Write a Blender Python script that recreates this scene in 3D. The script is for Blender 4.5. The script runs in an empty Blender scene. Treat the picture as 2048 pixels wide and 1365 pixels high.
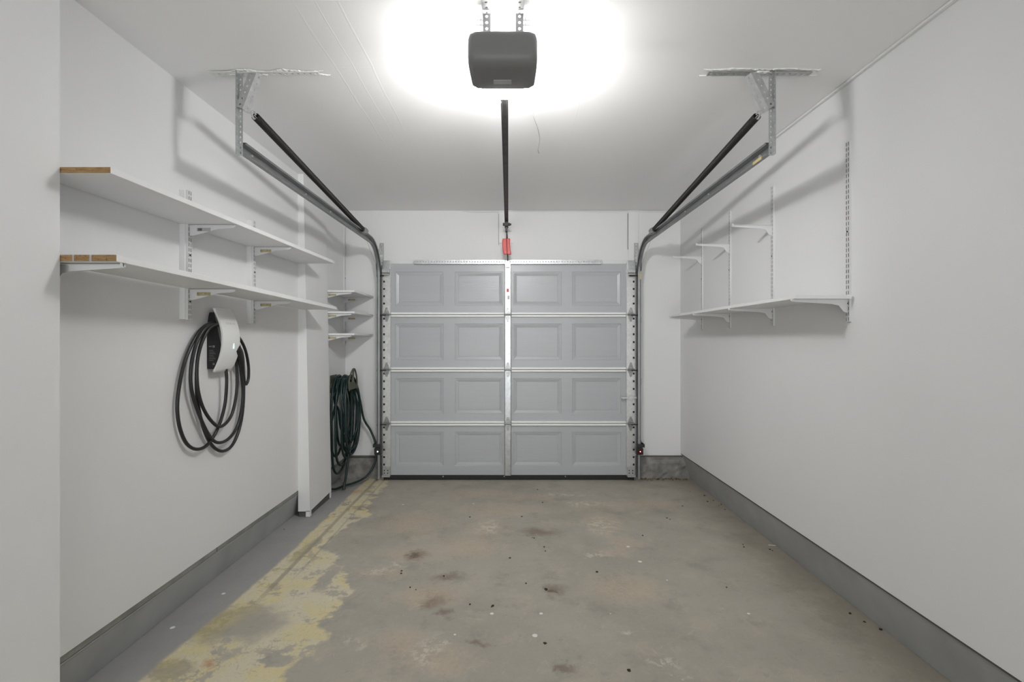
import bpy, bmesh, math, random
from mathutils import Vector, Matrix
from math import pi, sin, cos, radians
random.seed(7)
S = bpy.context.scene
COL = S.collection
# ------------------------------------------------------------------ camera
F = 950.0; CAMZ = 1.351; CX = 1024.0; CY = 681.0
cd = bpy.data.cameras.new('camera'); cam = bpy.data.objects.new('camera', cd); COL.objects.link(cam)
cd.sensor_width = 36.0; cd.lens = F / 2048 * 36; cd.shift_y = -1.5 / 2048
cd.clip_start = 0.02; cd.clip_end = 60
cam.location = (0, 0, CAMZ); cam.rotation_euler = (radians(90), 0, 0)
S.camera = cam
# ------------------------------------------------------------------ world, exposure
w = bpy.data.worlds.new('world'); S.world = w; w.use_nodes = True
w.node_tree.nodes['Background'].inputs[0].default_value = (0.9, 0.95, 1, 1)
w.node_tree.nodes['Background'].inputs[1].default_value = 0.3
vs = S.view_settings
vs.view_transform = 'Standard'; vs.look = 'None'; vs.gamma = 1; vs.use_curve_mapping = False
vs.exposure = 0.13
LENS_POWER = 79.0      # emission of the opener's lamp lens
BACK_POWER = 38.0      # fill light added behind the camera
# unseen soft fill, added behind the camera to raise the ambient light
ad = bpy.data.lights.new('rear_fill', 'AREA'); ad.shape = 'RECTANGLE'; ad.size = 2.6; ad.size_y = 1.9
ad.energy = BACK_POWER; ad.color = (0.955, 0.98, 1.0)
al = bpy.data.objects.new('rear_fill', ad); COL.objects.link(al); al.location = (0, -3.5, 1.15); al.rotation_euler = (radians(98), 0, 0)
ad.spread = radians(115)

# the bulb of the opener shining forward out of its lens, towards the door
BULB_POWER = 11.0
ud = bpy.data.lights.new('opener_bulb', 'AREA'); ud.shape = 'RECTANGLE'; ud.size = 0.20; ud.size_y = 0.09; ud.energy = BULB_POWER; ud.color = (1, 0.995, 0.99)
ul = bpy.data.objects.new('opener_bulb', ud); COL.objects.link(ul); ul.location = (-0.035, 2.032, 2.425); ul.rotation_euler = (radians(90), 0, 0)

# ------------------------------------------------------------------ materials
def new_mat(name):
    m = bpy.data.materials.new(name); m.use_nodes = True
    nt = m.node_tree; b = nt.nodes['Principled BSDF']
    return m, nt, b

def mat(name, col, rough=0.6, metal=0.0, bump=0.0, bscale=60, var=0.0, vscale=4, stretch=(1, 1, 1), spec=0.5, coat=0.0):
    m, nt, b = new_mat(name)
    b.inputs['Base Color'].default_value = (*col, 1)
    b.inputs['Roughness'].default_value = rough
    b.inputs['Metallic'].default_value = metal
    b.inputs['Specular IOR Level'].default_value = spec
    b.inputs['Coat Weight'].default_value = coat
    tc = nt.nodes.new('ShaderNodeTexCoord'); mp = nt.nodes.new('ShaderNodeMapping')
    mp.inputs['Scale'].default_value = stretch
    nt.links.new(tc.outputs['Object'], mp.inputs[0])
    if var > 0:
        n = nt.nodes.new('ShaderNodeTexNoise'); n.inputs['Scale'].default_value = vscale; n.inputs['Detail'].default_value = 6
        nt.links.new(mp.outputs[0], n.inputs['Vector'])
        r = nt.nodes.new('ShaderNodeMapRange'); r.inputs[3].default_value = 1 - var; r.inputs[4].default_value = 1 + var
        r.inputs[1].default_value = 0.3; r.inputs[2].default_value = 0.7
        nt.links.new(n.outputs[0], r.inputs[0])
        mx = nt.nodes.new('ShaderNodeVectorMath'); mx.operation = 'SCALE'; mx.inputs[0].default_value = col
        nt.links.new(r.outputs[0], mx.inputs['Scale']); nt.links.new(mx.outputs[0], b.inputs['Base Color'])
    if bump > 0:
        n = nt.nodes.new('ShaderNodeTexNoise'); n.inputs['Scale'].default_value = bscale; n.inputs['Detail'].default_value = 5
        nt.links.new(mp.outputs[0], n.inputs['Vector'])
        bp = nt.nodes.new('ShaderNodeBump'); bp.inputs['Strength'].default_value = bump; bp.inputs['Distance'].default_value = 0.002
        nt.links.new(n.outputs[0], bp.inputs['Height']); nt.links.new(bp.outputs[0], b.inputs['Normal'])
    return m

class NT:
    """small helper to write node maths"""
    def __init__(s, nt): s.nt = nt
    def n(s, t, **k):
        x = s.nt.nodes.new(t)
        for a, b in k.items(): setattr(x, a, b)
        return x
    def put(s, sock, v):
        if hasattr(v, 'is_output') or isinstance(v, bpy.types.NodeSocket): s.nt.links.new(v, sock)
        else: sock.default_value = v
    def m(s, op, a, b=None, c=None, clamp=False):
        x = s.n('ShaderNodeMath', operation=op, use_clamp=clamp); s.put(x.inputs[0], a)
        if b is not None: s.put(x.inputs[1], b)
        if c is not None: s.put(x.inputs[2], c)
        return x.outputs[0]
    def rng(s, v, a, b, c=0.0, d=1.0, smooth=True):
        x = s.n('ShaderNodeMapRange'); x.interpolation_type = 'SMOOTHSTEP' if smooth else 'LINEAR'
        s.put(x.inputs[0], v); s.put(x.inputs[1], a); s.put(x.inputs[2], b); s.put(x.inputs[3], c); s.put(x.inputs[4], d)
        return x.outputs[0]
    def noise(s, vec, scale, detail=5, rough=0.55, stretch=None, off=(0, 0, 0)):
        if stretch or off != (0, 0, 0):
            mp = s.n('ShaderNodeMapping'); mp.inputs['Scale'].default_value = stretch or (1, 1, 1); mp.inputs['Location'].default_value = off
            s.put(mp.inputs[0], vec); vec = mp.outputs[0]
        x = s.n('ShaderNodeTexNoise'); s.put(x.inputs['Vector'], vec); x.inputs['Scale'].default_value = scale
        x.inputs['Detail'].default_value = detail; x.inputs['Roughness'].default_value = rough
        return x.outputs[0]
    def mix(s, f, a, b):
        x = s.n('ShaderNodeMix', data_type='RGBA'); s.put(x.inputs[0], f)
        s.put(x.inputs[6], (*a, 1) if isinstance(a, tuple) and len(a) == 3 else a)
        s.put(x.inputs[7], (*b, 1) if isinstance(b, tuple) and len(b) == 3 else b)
        return x.outputs[2]

WALL = (0.80, 0.80, 0.798)
M = {}
M['wall'] = mat('painted_drywall', WALL, 0.65, bump=0.12, bscale=90, var=0.012, vscale=1.5)
M['wall_paint'] = mat('white_trim_paint', (0.80, 0.80, 0.79), 0.5, bump=0.1, bscale=60)
M['shelf'] = mat('white_shelf_paint', (0.80, 0.80, 0.795), 0.45, bump=0.15, bscale=40, var=0.02, vscale=6)
M['bracket'] = mat('white_steel_enamel', (0.72, 0.72, 0.72), 0.35)
M['curb'] = mat('grey_concrete_paint', (0.37, 0.375, 0.37), 0.7, bump=0.5, bscale=25, var=0.10, vscale=5)
M['curb_back'] = mat('grey_dirty_concrete', (0.26, 0.25, 0.23), 0.8, bump=1.0, bscale=18, var=0.35, vscale=12)
M['sill'] = mat('sill_plate_grey', (0.10, 0.10, 0.09), 0.7, bump=0.3, var=0.15, vscale=10)
M['sill_wood'] = mat('grey_painted_sill', (0.25, 0.25, 0.225), 0.6, bump=0.4, bscale=30, var=0.2, vscale=12)
M['galv'] = mat('galvanised_steel', (0.50, 0.51, 0.51), 0.42, 0.85, bump=0.10, bscale=120, var=0.12, vscale=40)
M['galv_bright'] = mat('bright_galvanised_steel', (0.68, 0.68, 0.67), 0.36, 0.8, bump=0.15, bscale=160, var=0.10, vscale=60)
M['galv_center'] = mat('dull_galvanised_stile', (0.46, 0.47, 0.47), 0.34, 0.95, bump=0.12, bscale=160, var=0.15, vscale=30)
M['hinge'] = mat('hinge_steel', (0.36, 0.36, 0.355), 0.35, 0.9, var=0.2, vscale=50)
M['track'] = mat('track_steel', (0.30, 0.305, 0.31), 0.42, 0.75, bump=0.05, var=0.12, vscale=10)
M['spring'] = mat('oiled_spring_steel', (0.035, 0.033, 0.03), 0.4, 0.6)
M['dark_metal'] = mat('dark_hardware', (0.05, 0.05, 0.05), 0.5, 0.5)
M['rail'] = mat('dark_rail_steel', (0.075, 0.07, 0.068), 0.45, 0.6, var=0.3, vscale=25)
M['door'] = mat('grey_door_skin', (0.46, 0.475, 0.49), 0.33, bump=0.35, bscale=55, stretch=(0.12, 1, 2.2), var=0.02, vscale=8)
M['door_rail'] = mat('white_door_rail', (0.93, 0.93, 0.91), 0.35)
M['rubber'] = mat('black_rubber', (0.012, 0.012, 0.012), 0.6)
M['black'] = mat('black_plastic', (0.012, 0.012, 0.013), 0.45)
M['cable'] = mat('black_cable_sheath', (0.016, 0.016, 0.017), 0.38)
M['housing'] = mat('grey_plastic_housing', (0.185, 0.183, 0.183), 0.5, bump=0.1, bscale=200)
M['label'] = mat('silver_rating_label', (0.42, 0.42, 0.42), 0.4)
M['white_gloss'] = mat('white_moulded_cover', (0.80, 0.80, 0.79), 0.22)
M['red'] = mat('red_plastic', (0.60, 0.022, 0.016), 0.4)
M['hose'] = mat('dark_green_hose', (0.004, 0.022, 0.020), 0.33, var=0.2, vscale=20)
M['olive'] = mat('olive_plastic', (0.085, 0.095, 0.065), 0.55, var=0.2, vscale=20)
M['brown_label'] = mat('aged_paper_label', (0.40, 0.35, 0.20), 0.6, var=0.4, vscale=60)
M['mud'] = mat('drywall_mud', (0.85, 0.845, 0.83), 0.8, bump=0.6, bscale=70)
M['strap'] = mat('matt_galvanised_strap', (0.42, 0.42, 0.42), 0.6, 0.3, bump=0.1)
M['wire'] = mat('purple_black_wire', (0.03, 0.025, 0.03), 0.5)
M['white_wire'] = mat('white_wire', (0.8, 0.8, 0.8), 0.5)
M['debris'] = mat('dry_leaf_litter', (0.16, 0.085, 0.03), 0.8, var=0.7, vscale=60)
M['grit'] = mat('dark_grit', (0.03, 0.022, 0.015), 0.8)
M['yellow_tape'] = mat('yellowed_tape', (0.55, 0.45, 0.2), 0.5)

def emit(name, col, strength):
    m, nt, b = new_mat(name)
    b.inputs['Base Color'].default_value = (0.8, 0.8, 0.8, 1)
    b.inputs['Emission Color'].default_value = (*col, 1); b.inputs['Emission Strength'].default_value = strength
    return m
M['lens'] = emit('lit_opener_lens', (1.0, 0.995, 0.99), LENS_POWER)
M['led_green'] = emit('green_led', (0.15, 1.0, 0.55), 9)
M['led_red'] = emit('red_led', (1, 0.12, 0.12), 12)
M['led_white'] = emit('white_led', (1, 1, 1), 12)

def wood_mat():
    m, nt, b = new_mat('bare_wood_end'); N = NT(nt)
    tc = N.n('ShaderNodeTexCoord'); v = tc.outputs['Object']
    a = N.noise(v, 30, 6, 0.7, stretch=(1, 1, 6)); c = N.noise(v, 140, 3)
    col = N.mix(N.rng(a, .3, .7), (0.22, 0.125, 0.05), (0.42, 0.26, 0.11))
    col = N.mix(N.rng(c, .55, .75), col, (0.10, 0.055, 0.02))
    nt.links.new(col, b.inputs['Base Color']); b.inputs['Roughness'].default_value = 0.7
    return m
M['wood'] = wood_mat()

def ceiling_mat():
    m, nt, b = new_mat('ceiling_drywall'); N = NT(nt)
    tc = N.n('ShaderNodeTexCoord'); v = tc.outputs['Object']
    sp = N.n('ShaderNodeSeparateXYZ'); nt.links.new(v, sp.inputs[0]); X, Y = sp.outputs[0], sp.outputs[1]
    wob = N.m('MULTIPLY_ADD', N.noise(v, 3), 0.02, -0.01)
    xx = N.m('ADD', X, wob)
    def band(val, c, wd):
        d = N.m('ABSOLUTE', N.m('SUBTRACT', val, c)); return N.rng(d, 0, wd, 1, 0)
    near = N.rng(Y, 3.2, 3.6, 1, 0)
    h = N.m('MULTIPLY', N.m('ADD', N.m('ADD', band(xx, -0.82, .006), band(xx, -0.65, .006)), N.m('ADD', band(xx, -0.735, .004), band(xx, 0.36, .006))), near)
    cross = N.m('MULTIPLY', band(Y, 2.775, .006), N.rng(X, -0.72, -0.70, 1, 0))
    cross2 = N.m('MULTIPLY', band(Y, 2.2, .005), N.m('MULTIPLY', N.rng(X, -.9, -.85), N.rng(X, .9, .95, 1, 0)))
    h = N.m('ADD', h, N.m('ADD', cross, N.m('MULTIPLY', cross2, .5)))
    h = N.m('ADD', h, N.m('MULTIPLY', N.noise(v, 80, 4), 0.35))
    bp = N.n('ShaderNodeBump'); bp.inputs['Strength'].default_value = 0.16; bp.inputs['Distance'].default_value = 0.002
    nt.links.new(h, bp.inputs['Height']); nt.links.new(bp.outputs[0], b.inputs['Normal'])
    b.inputs['Base Color'].default_value = (0.90, 0.90, 0.897, 1); b.inputs['Roughness'].default_value = 0.5
    return m
M['ceiling'] = ceiling_mat()

def floor_mat():
    m, nt, b = new_mat('worn_painted_concrete'); N = NT(nt)
    tc = N.n('ShaderNodeTexCoord'); v = tc.outputs['Object']
    sp = N.n('ShaderNodeSeparateXYZ'); nt.links.new(v, sp.inputs[0]); X, Y = sp.outputs[0], sp.outputs[1]
    def st(x, k=2.2): return N.m('MULTIPLY_ADD', N.m('SUBTRACT', x, .5), k, .5)      # widen a noise to about 0..1
    n1 = st(N.noise(v, 1.3, 6, .62)); n2 = st(N.noise(v, 4.5, 8, .68, off=(3, 1, 0))); n3 = st(N.noise(v, 20, 8, .72)); n4 = N.noise(v, 130, 3, .6)
    fine = st(N.noise(v, 48, 8, .78, off=(1, 8, 0)))
    # strokes: short scratches in several directions
    def strokes(ang, sc, off, lo, hi):
        mp = N.n('ShaderNodeMapping'); mp.inputs['Rotation'].default_value = (0, 0, ang); mp.inputs['Location'].default_value = off
        nt.links.new(v, mp.inputs[0]); mp2 = N.n('ShaderNodeMapping'); mp2.inputs['Scale'].default_value = (1, 11, 1); nt.links.new(mp.outputs[0], mp2.inputs[0])
        x = N.n('ShaderNodeTexNoise'); nt.links.new(mp2.outputs[0], x.inputs['Vector']); x.inputs['Scale'].default_value = sc; x.inputs['Detail'].default_value = 2; x.inputs['Distortion'].default_value = .4
        return N.rng(x.outputs[0], lo, hi)
    scr = N.m('MAXIMUM', N.m('MAXIMUM', strokes(.3, 9, (1, 2, 0), .66, .71), strokes(1.2, 8, (4, 2, 0), .67, .72)), N.m('MAXIMUM', strokes(-.7, 9, (7, 5, 0), .67, .72), strokes(2.0, 13, (2, 9, 0), .67, .72)))
    # warped coordinates for every patch outline
    wx = N.m('ADD', N.m('MULTIPLY', N.m('SUBTRACT', n2, .5), .13), N.m('MULTIPLY', N.m('SUBTRACT', n3, .5), .035))
    nb2 = st(N.noise(v, 5, 8, .68, off=(8, 4, 0))); nb3 = st(N.noise(v, 22, 7, .72, off=(8, 1, 0)))
    wy = N.m('ADD', N.m('MULTIPLY', N.m('SUBTRACT', nb2, .5), .13), N.m('MULTIPLY', N.m('SUBTRACT', nb3, .5), .035))
    XW, YW = N.m('ADD', X, wx), N.m('ADD', Y, wy)
    base = N.mix(N.rng(n1, .2, .8), (0.375, 0.348, 0.292), (0.43, 0.40, 0.338))
    base = N.mix(N.m('MULTIPLY', N.rng(nb2, .45, .85), .55), base, (0.48, 0.425, 0.338))
    base = N.mix(N.m('MULTIPLY', N.rng(n2, .55, .9), .5), base, (0.275, 0.268, 0.242))
    base = N.mix(N.m('MULTIPLY', N.rng(fine, .55, .85), .40), base, (0.50, 0.465, 0.39))
    base = N.mix(N.m('MULTIPLY', N.rng(n3, .62, .9), .35), base, (0.26, 0.245, 0.215))
    def P(px, py): y = 1283.4 / (py - 681); return (px - 1024) * y / 950, y
    def blobs(lst, soft=.5):
        out = None
        for px, py, wx_, wy_ in lst:
            x, y = P(px, py); _, y2 = P(px, py + wy_); rx = max(wx_ * y / 950, .01); ry = max(abs(y - y2), .02)
            dx = N.m('DIVIDE', N.m('SUBTRACT', XW, x), rx); dy = N.m('DIVIDE', N.m('SUBTRACT', YW, y), ry)
            d = N.m('SQRT', N.m('ADD', N.m('MULTIPLY', dx, dx), N.m('MULTIPLY', dy, dy)))
            k = N.rng(d, 1 - soft, 1 + soft * .4, 1, 0); out = k if out is None else N.m('MAXIMUM', out, k)
        return out
    tan = blobs([(830, 1048, 70, 30), (975, 1062, 45, 30), (935, 1095, 75, 28), (815, 1108, 70, 12), (1205, 1045, 46, 26), (1190, 1012, 55, 14),
                 (960, 988, 70, 12), (1245, 1085, 36, 14), (860, 1190, 70, 30), (800, 1285, 66, 36), (1220, 1104, 40, 10), (1060, 996, 70, 7),
                 (770, 1150, 60, 14), (1000, 1020, 100, 14), (870, 1320, 80, 36), (1250, 1180, 90, 40), (1300, 1010, 60, 12)], .8)
    tan = N.m('MULTIPLY', tan, N.rng(fine, .25, .62, .15, 1))
    base = N.mix(N.m('MULTIPLY', tan, .62), base, (0.55, 0.44, 0.32))
    br = blobs([(1112, 1181, 24, 14), (866, 1205, 26, 20), (832, 1110, 28, 9), (900, 1155, 40, 10), (890, 1232, 14, 12), (705, 985, 45, 8), (700, 1020, 45, 10), (690, 1035, 30, 10), (1080, 1065, 50, 8), (960, 1290, 20, 8), (1140, 1335, 26, 8)], .9)
    base = N.mix(N.m('MULTIPLY', br, .62), base, (0.17, 0.115, 0.08))
    base = N.mix(N.m('MULTIPLY', blobs([(1108, 1183, 9, 6), (832, 1110, 14, 4)], .7), .6), base, (0.09, 0.055, 0.038))
    pale = blobs([(1328, 1325, 24, 16), (710, 1282, 20, 14), (880, 1285, 20, 10), (1245, 1262, 18, 4), (760, 1143, 34, 10), (1190, 1110, 34, 6), (1360, 1355, 26, 6), (1120, 990, 56, 4),
                  (800, 1130, 24, 9), (1170, 1008, 46, 6), (1200, 1050, 36, 18), (860, 1300, 30, 40), (975, 1055, 26, 14)], 1.0)
    base = N.mix(N.m('MULTIPLY', N.m('MULTIPLY', pale, N.rng(nb3, .45, .62)), .75), base, (0.68, 0.64, 0.53))
    base = N.mix(N.m('MULTIPLY', N.m('MULTIPLY', scr, N.rng(nb2, .35, .7)), .40), base, (0.60, 0.56, 0.46))
    # cream / yellow stripped band on the left
    wob = N.m('ADD', N.m('MULTIPLY', N.m('SUBTRACT', st(N.noise(v, 2.6, 4, .6, off=(2, 7, 0))), .5), .26), wx)
    xr = N.rng(Y, 2.45, 3.1, -0.86, -1.17)
    xl = N.rng(Y, 1.7, 2.9, -1.50, -1.43)
    XL_ = N.m('SUBTRACT', N.m('ADD', X, N.m('MULTIPLY', wx, .25)), xl)
    left = N.rng(XL_, 0, .03)
    right = N.rng(N.m('SUBTRACT', N.m('ADD', X, wob), xr), -.04, .01, 1, 0)
    endb = N.rng(N.m('SUBTRACT', N.m('ADD', N.m('ADD', X, N.m('MULTIPLY', wx, .5)), 1.14), 0), -.02, .02, 1, 0)
    band = N.m('MULTIPLY', left, right)
    ny = st(N.noise(v, 3.0, 8, .72, off=(5, 3, 0))); nh = st(N.noise(v, 6.0, 9, .75, off=(15, 3, 0)))
    hole = blobs([(470, 1245, 105, 44), (655, 1155, 20, 30), (330, 1345, 50, 30), (640, 1032, 24, 14), (610, 1100, 16, 30), (560, 1320, 40, 14)], .35)
    cut = N.m('MULTIPLY', N.m('SUBTRACT', 1, hole, clamp=True), N.rng(nh, .30, .42, .12, 1))
    bandm = N.m('MULTIPLY', N.m('MULTIPLY', band, cut), N.rng(fine, .12, .40, .35, 1))
    cream = N.mix(N.rng(ny, .35, .60), (0.72, 0.63, 0.35), (0.70, 0.64, 0.47))
    cream = N.mix(N.m('MULTIPLY', N.rng(fine, .55, .9), .55), cream, (0.42, 0.36, 0.22))
    cream = N.mix(N.m('MULTIPLY', scr, .5), cream, (0.38, 0.33, 0.22))
    cream = N.mix(N.m('MULTIPLY', N.rng(nb3, .6, .9), .45), cream, (0.78, 0.74, 0.60))
    edge = N.m('MULTIPLY', N.m('MULTIPLY', left, N.rng(N.m('SUBTRACT', N.m('ADD', X, N.m('MULTIPLY', wob, .6)), xl), .06, .22, 1, 0)), N.rng(nb2, .15, .5, .35, 1))
    edge = N.m('MULTIPLY', edge, N.rng(Y, 3.3, 3.7, 1, 0.15))
    base = N.mix(N.m('MULTIPLY', edge, .8), base, N.mix(N.rng(nb3, .3, .7), (0.44, 0.385, 0.19), (0.58, 0.50, 0.27)))
    base = N.mix(N.m('MULTIPLY', bandm, .93), base, cream)
    orange = blobs([(415, 1335, 22, 9), (706, 984, 24, 5), (570, 1090, 6, 10)], .9)
    base = N.mix(N.m('MULTIPLY', orange, .6), base, (0.55, 0.27, 0.10))
    # joint groove with smeared edges running back beside the band
    def line(x0, w_, ya, yb):
        gd = N.m('ABSOLUTE', N.m('SUBTRACT', N.m('ADD', X, N.m('MULTIPLY', wx, .05)), x0))
        return N.m('MULTIPLY', N.rng(gd, w_ * .4, w_, 1, 0), N.rng(Y, ya, yb))
    groove = N.m('MAXIMUM', line(-1.315, .020, 2.3, 2.7), N.m('MULTIPLY', line(-1.235, .010, 2.6, 2.9), .7))
    base = N.mix(N.m('MULTIPLY', groove, .6), base, (0.29, 0.255, 0.20))
    # grey painted strip along the left curb; darker brown towards the right curb
    strip = N.m('SUBTRACT', 1, left, clamp=True)
    base = N.mix(N.m('MULTIPLY', strip, N.rng(fine, .3, .9, .95, .8)), base, (0.335, 0.335, 0.33))
    rg = N.rng(N.m('ADD', X, wx), 1.30, 1.72)
    base = N.mix(N.m('MULTIPLY', rg, .45), base, (0.25, 0.22, 0.165))
    drops = None
    for px, py, r in [(1070, 1272, .012), (984, 1228, .009), (1280, 1124, .011), (1256, 1094, .010), (1082, 1228, .009), (806, 1010, .008), (947, 1008, .007), (1334, 1161, .006), (1497, 1228, .008), (910, 1270, .005), (1221, 1228, .004), (345, 1256, .011), (447, 1188, .009)]:
        x, y = P(px, py); dx = N.m('SUBTRACT', X, x); dy = N.m('SUBTRACT', Y, y)
        d = N.m('SQRT', N.m('ADD', N.m('MULTIPLY', dx, dx), N.m('MULTIPLY', dy, dy)))
        k = N.rng(N.m('ADD', d, N.m('MULTIPLY_ADD', n3, .006, -.003)), r * .8, r * 1.15, 1, 0)
        drops = k if drops is None else N.m('MAXIMUM', drops, k)
    base = N.mix(N.m('MULTIPLY', drops, .9), base, (0.88, 0.88, 0.86))
    base = N.mix(N.m('MULTIPLY', N.rng(n4, .69, .73), .4), base, (0.75, 0.72, 0.65))
    base = N.mix(N.m('MULTIPLY', N.rng(N.noise(v, 90, 3, .6, off=(3, 3, 0)), .70, .735), .55), base, (0.13, 0.11, 0.09))
    nt.links.new(base, b.inputs['Base Color'])
    nt.links.new(N.rng(n2, .2, .8, .5, .75), b.inputs['Roughness'])
    bp = N.n('ShaderNodeBump'); bp.inputs['Strength'].default_value = .35; bp.inputs['Distance'].default_value = .002
    nt.links.new(N.m('SUBTRACT', N.m('ADD', n3, n2), N.m('MULTIPLY', groove, 2)), bp.inputs['Height']); nt.links.new(bp.outputs[0], b.inputs['Normal'])
    return m
M['floor'] = floor_mat()

# ------------------------------------------------------------------ mesh helpers
def catmull(pts, n=8, closed=False):
    pts = [Vector(p) for p in pts]; out = []; L = len(pts)
    rng = range(L) if closed else range(L - 1)
    for i in rng:
        if closed: p0, p1, p2, p3 = pts[i - 1], pts[i], pts[(i + 1) % L], pts[(i + 2) % L]
        else: p0, p1, p2, p3 = pts[max(i - 1, 0)], pts[i], pts[i + 1], pts[min(i + 2, L - 1)]
        for k in range(n):
            t = k / n
            out.append(0.5 * ((2 * p1) + (-p0 + p2) * t + (2 * p0 - 5 * p1 + 4 * p2 - p3) * t * t + (-p0 + 3 * p1 - 3 * p2 + p3) * t ** 3))
    if not closed: out.append(pts[-1])
    return out

class MB:
    def __init__(s): s.v = []; s.f = []; s.mi = []
    def face(s, f, mi=0): s.f.append(tuple(f)); s.mi.append(mi)
    def box(s, x0, x1, y0, y1, z0, z1, mi=0, front=None):
        b = len(s.v)
        s.v += [Vector(p) for p in ((x0, y0, z0), (x1, y0, z0), (x1, y1, z0), (x0, y1, z0), (x0, y0, z1), (x1, y0, z1), (x1, y1, z1), (x0, y1, z1))]
        for k, f in enumerate(((0, 3, 2, 1), (4, 5, 6, 7), (0, 1, 5, 4), (1, 2, 6, 5), (2, 3, 7, 6), (3, 0, 4, 7))):
            s.face([b + i for i in f], front if (front is not None and k == 2) else mi)
        return s
    def hexa(s, pts, mi=0):
        """8 points in the order of box()"""
        b = len(s.v); s.v += [Vector(p) for p in pts]
        for f in ((0, 3, 2, 1), (4, 5, 6, 7), (0, 1, 5, 4), (1, 2, 6, 5), (2, 3, 7, 6), (3, 0, 4, 7)): s.face([b + i for i in f], mi)
        return s
    def obox(s, p0, p1, wa, wb, up=(0, 0, 1)):
        """a bar from p0 to p1 with section wa x wb"""
        p0, p1 = Vector(p0), Vector(p1); t = (p1 - p0).normalized(); a = t.cross(Vector(up)).normalized(); c = a.cross(t)
        a *= wa / 2; c *= wb / 2
        return s.hexa([p0 - a - c, p0 + a - c, p1 + a - c, p1 - a - c, p0 - a + c, p0 + a + c, p1 + a + c, p1 - a + c])
    def tube(s, pts, r, seg=8, closed=False, caps=True):
        pts = [Vector(p) for p in pts]; L = len(pts); b = len(s.v)
        t0 = (pts[1] - pts[0]).normalized()
        ref = Vector((0, 0, 1)) if abs(t0.z) < .9 else Vector((1, 0, 0))
        nrm = t0.cross(ref).normalized()
        for i, p in enumerate(pts):
            if closed: t = (pts[(i + 1) % L] - pts[i - 1]).normalized()
            else: t = (pts[min(i + 1, L - 1)] - pts[max(i - 1, 0)]).normalized()
            nrm = (nrm - t * nrm.dot(t)).normalized(); bi = t.cross(nrm)
            rr = r[i] if isinstance(r, (list, tuple)) else r
            for k in range(seg):
                a = 2 * pi * k / seg; s.v.append(p + (nrm * cos(a) + bi * sin(a)) * rr)
        n = L if closed else L - 1
        for i in range(n):
            j = (i + 1) % L
            for k in range(seg):
                k2 = (k + 1) % seg; s.face((b + i * seg + k, b + i * seg + k2, b + j * seg + k2, b + j * seg + k))
        if caps and not closed:
            s.face([b + k for k in range(seg)][::-1]); s.face([b + (L - 1) * seg + k for k in range(seg)])
        return s
    def cyl(s, p0, p1, r, seg=16): return s.tube([p0, p1], r, seg)
    def prism(s, poly, axis, a0, a1):
        """poly: 2-D outline; axis: 'x','y','z' is the extrusion direction"""
        def P(u, v, a): return Vector({'x': (a, u, v), 'y': (u, a, v), 'z': (u, v, a)}[axis])
        b = len(s.v); n = len(poly)
        s.v += [P(u, v, a0) for u, v in poly] + [P(u, v, a1) for u, v in poly]
        s.face([b + i for i in range(n)]); s.face([b + n + i for i in range(n)][::-1])
        for i in range(n):
            j = (i + 1) % n; s.face((b + i, b + n + i, b + n + j, b + j))
        return s
    def plate(s, o, U, V, nu, nv, du, dv, hole, pick=None):
        """sheet with holes: hole(i,j) -> (hu, hv, round) half sizes or None"""
        o, U, V = Vector(o), Vector(U), Vector(V)
        for i in range(nu):
            for j in range(nv):
                c = o + U * (i + .5) * du + V * (j + .5) * dv; h = hole(i, j)
                ou = [(-1, -1), (0, -1), (1, -1), (1, 0), (1, 1), (0, 1), (-1, 1), (-1, 0)]
                if not h:
                    b = len(s.v); s.v += [c + U * a * du / 2 + V * e * dv / 2 for a, e in ou]; s.face(range(b, b + 8)); continue
                hu, hv, rd = h; k = .7071 if rd else 1.0
                b = len(s.v); s.v += [c + U * a * du / 2 + V * e * dv / 2 for a, e in ou]
                s.v += [c + U * a * hu * (k if a and e else 1) + V * e * hv * (k if a and e else 1) for a, e in ou]
                for q in range(8):
                    r_ = (q + 1) % 8; s.face((b + q, b + r_, b + 8 + r_, b + 8 + q))
        return s
    def build(s, name, m, parent=None, smooth=False, bevel=0, solid=0, weld=False, sub=0):
        me = bpy.data.meshes.new(name)
        off = parent.location if parent is not None else Vector((0, 0, 0))
        if parent is not None and parent.parent is not None: off = off + parent.parent.location
        me.from_pydata([tuple(p - off) for p in s.v], [], s.f)
        ms = m if isinstance(m, (list, tuple)) else [m]
        for k in ms: me.materials.append(M[k] if isinstance(k, str) else k)
        for p, i in zip(me.polygons, s.mi): p.material_index = i
        bm = bmesh.new(); bm.from_mesh(me)
        if weld: bmesh.ops.remove_doubles(bm, verts=bm.verts, dist=1e-5)
        bmesh.ops.recalc_face_normals(bm, faces=bm.faces)
        bm.to_mesh(me); bm.free()
        if smooth: me.shade_smooth()
        o = bpy.data.objects.new(name, me); COL.objects.link(o)
        if parent is not None: o.parent = parent
        if solid:
            q = o.modifiers.new('thickness', 'SOLIDIFY'); q.thickness = solid; q.offset = 0
        if bevel:
            q = o.modifiers.new('bevel', 'BEVEL'); q.width = bevel; q.segments = 2; q.limit_method = 'ANGLE'
        if sub:
            q = o.modifiers.new('sub', 'SUBSURF'); q.levels = sub; q.render_levels = sub
        return o

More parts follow.
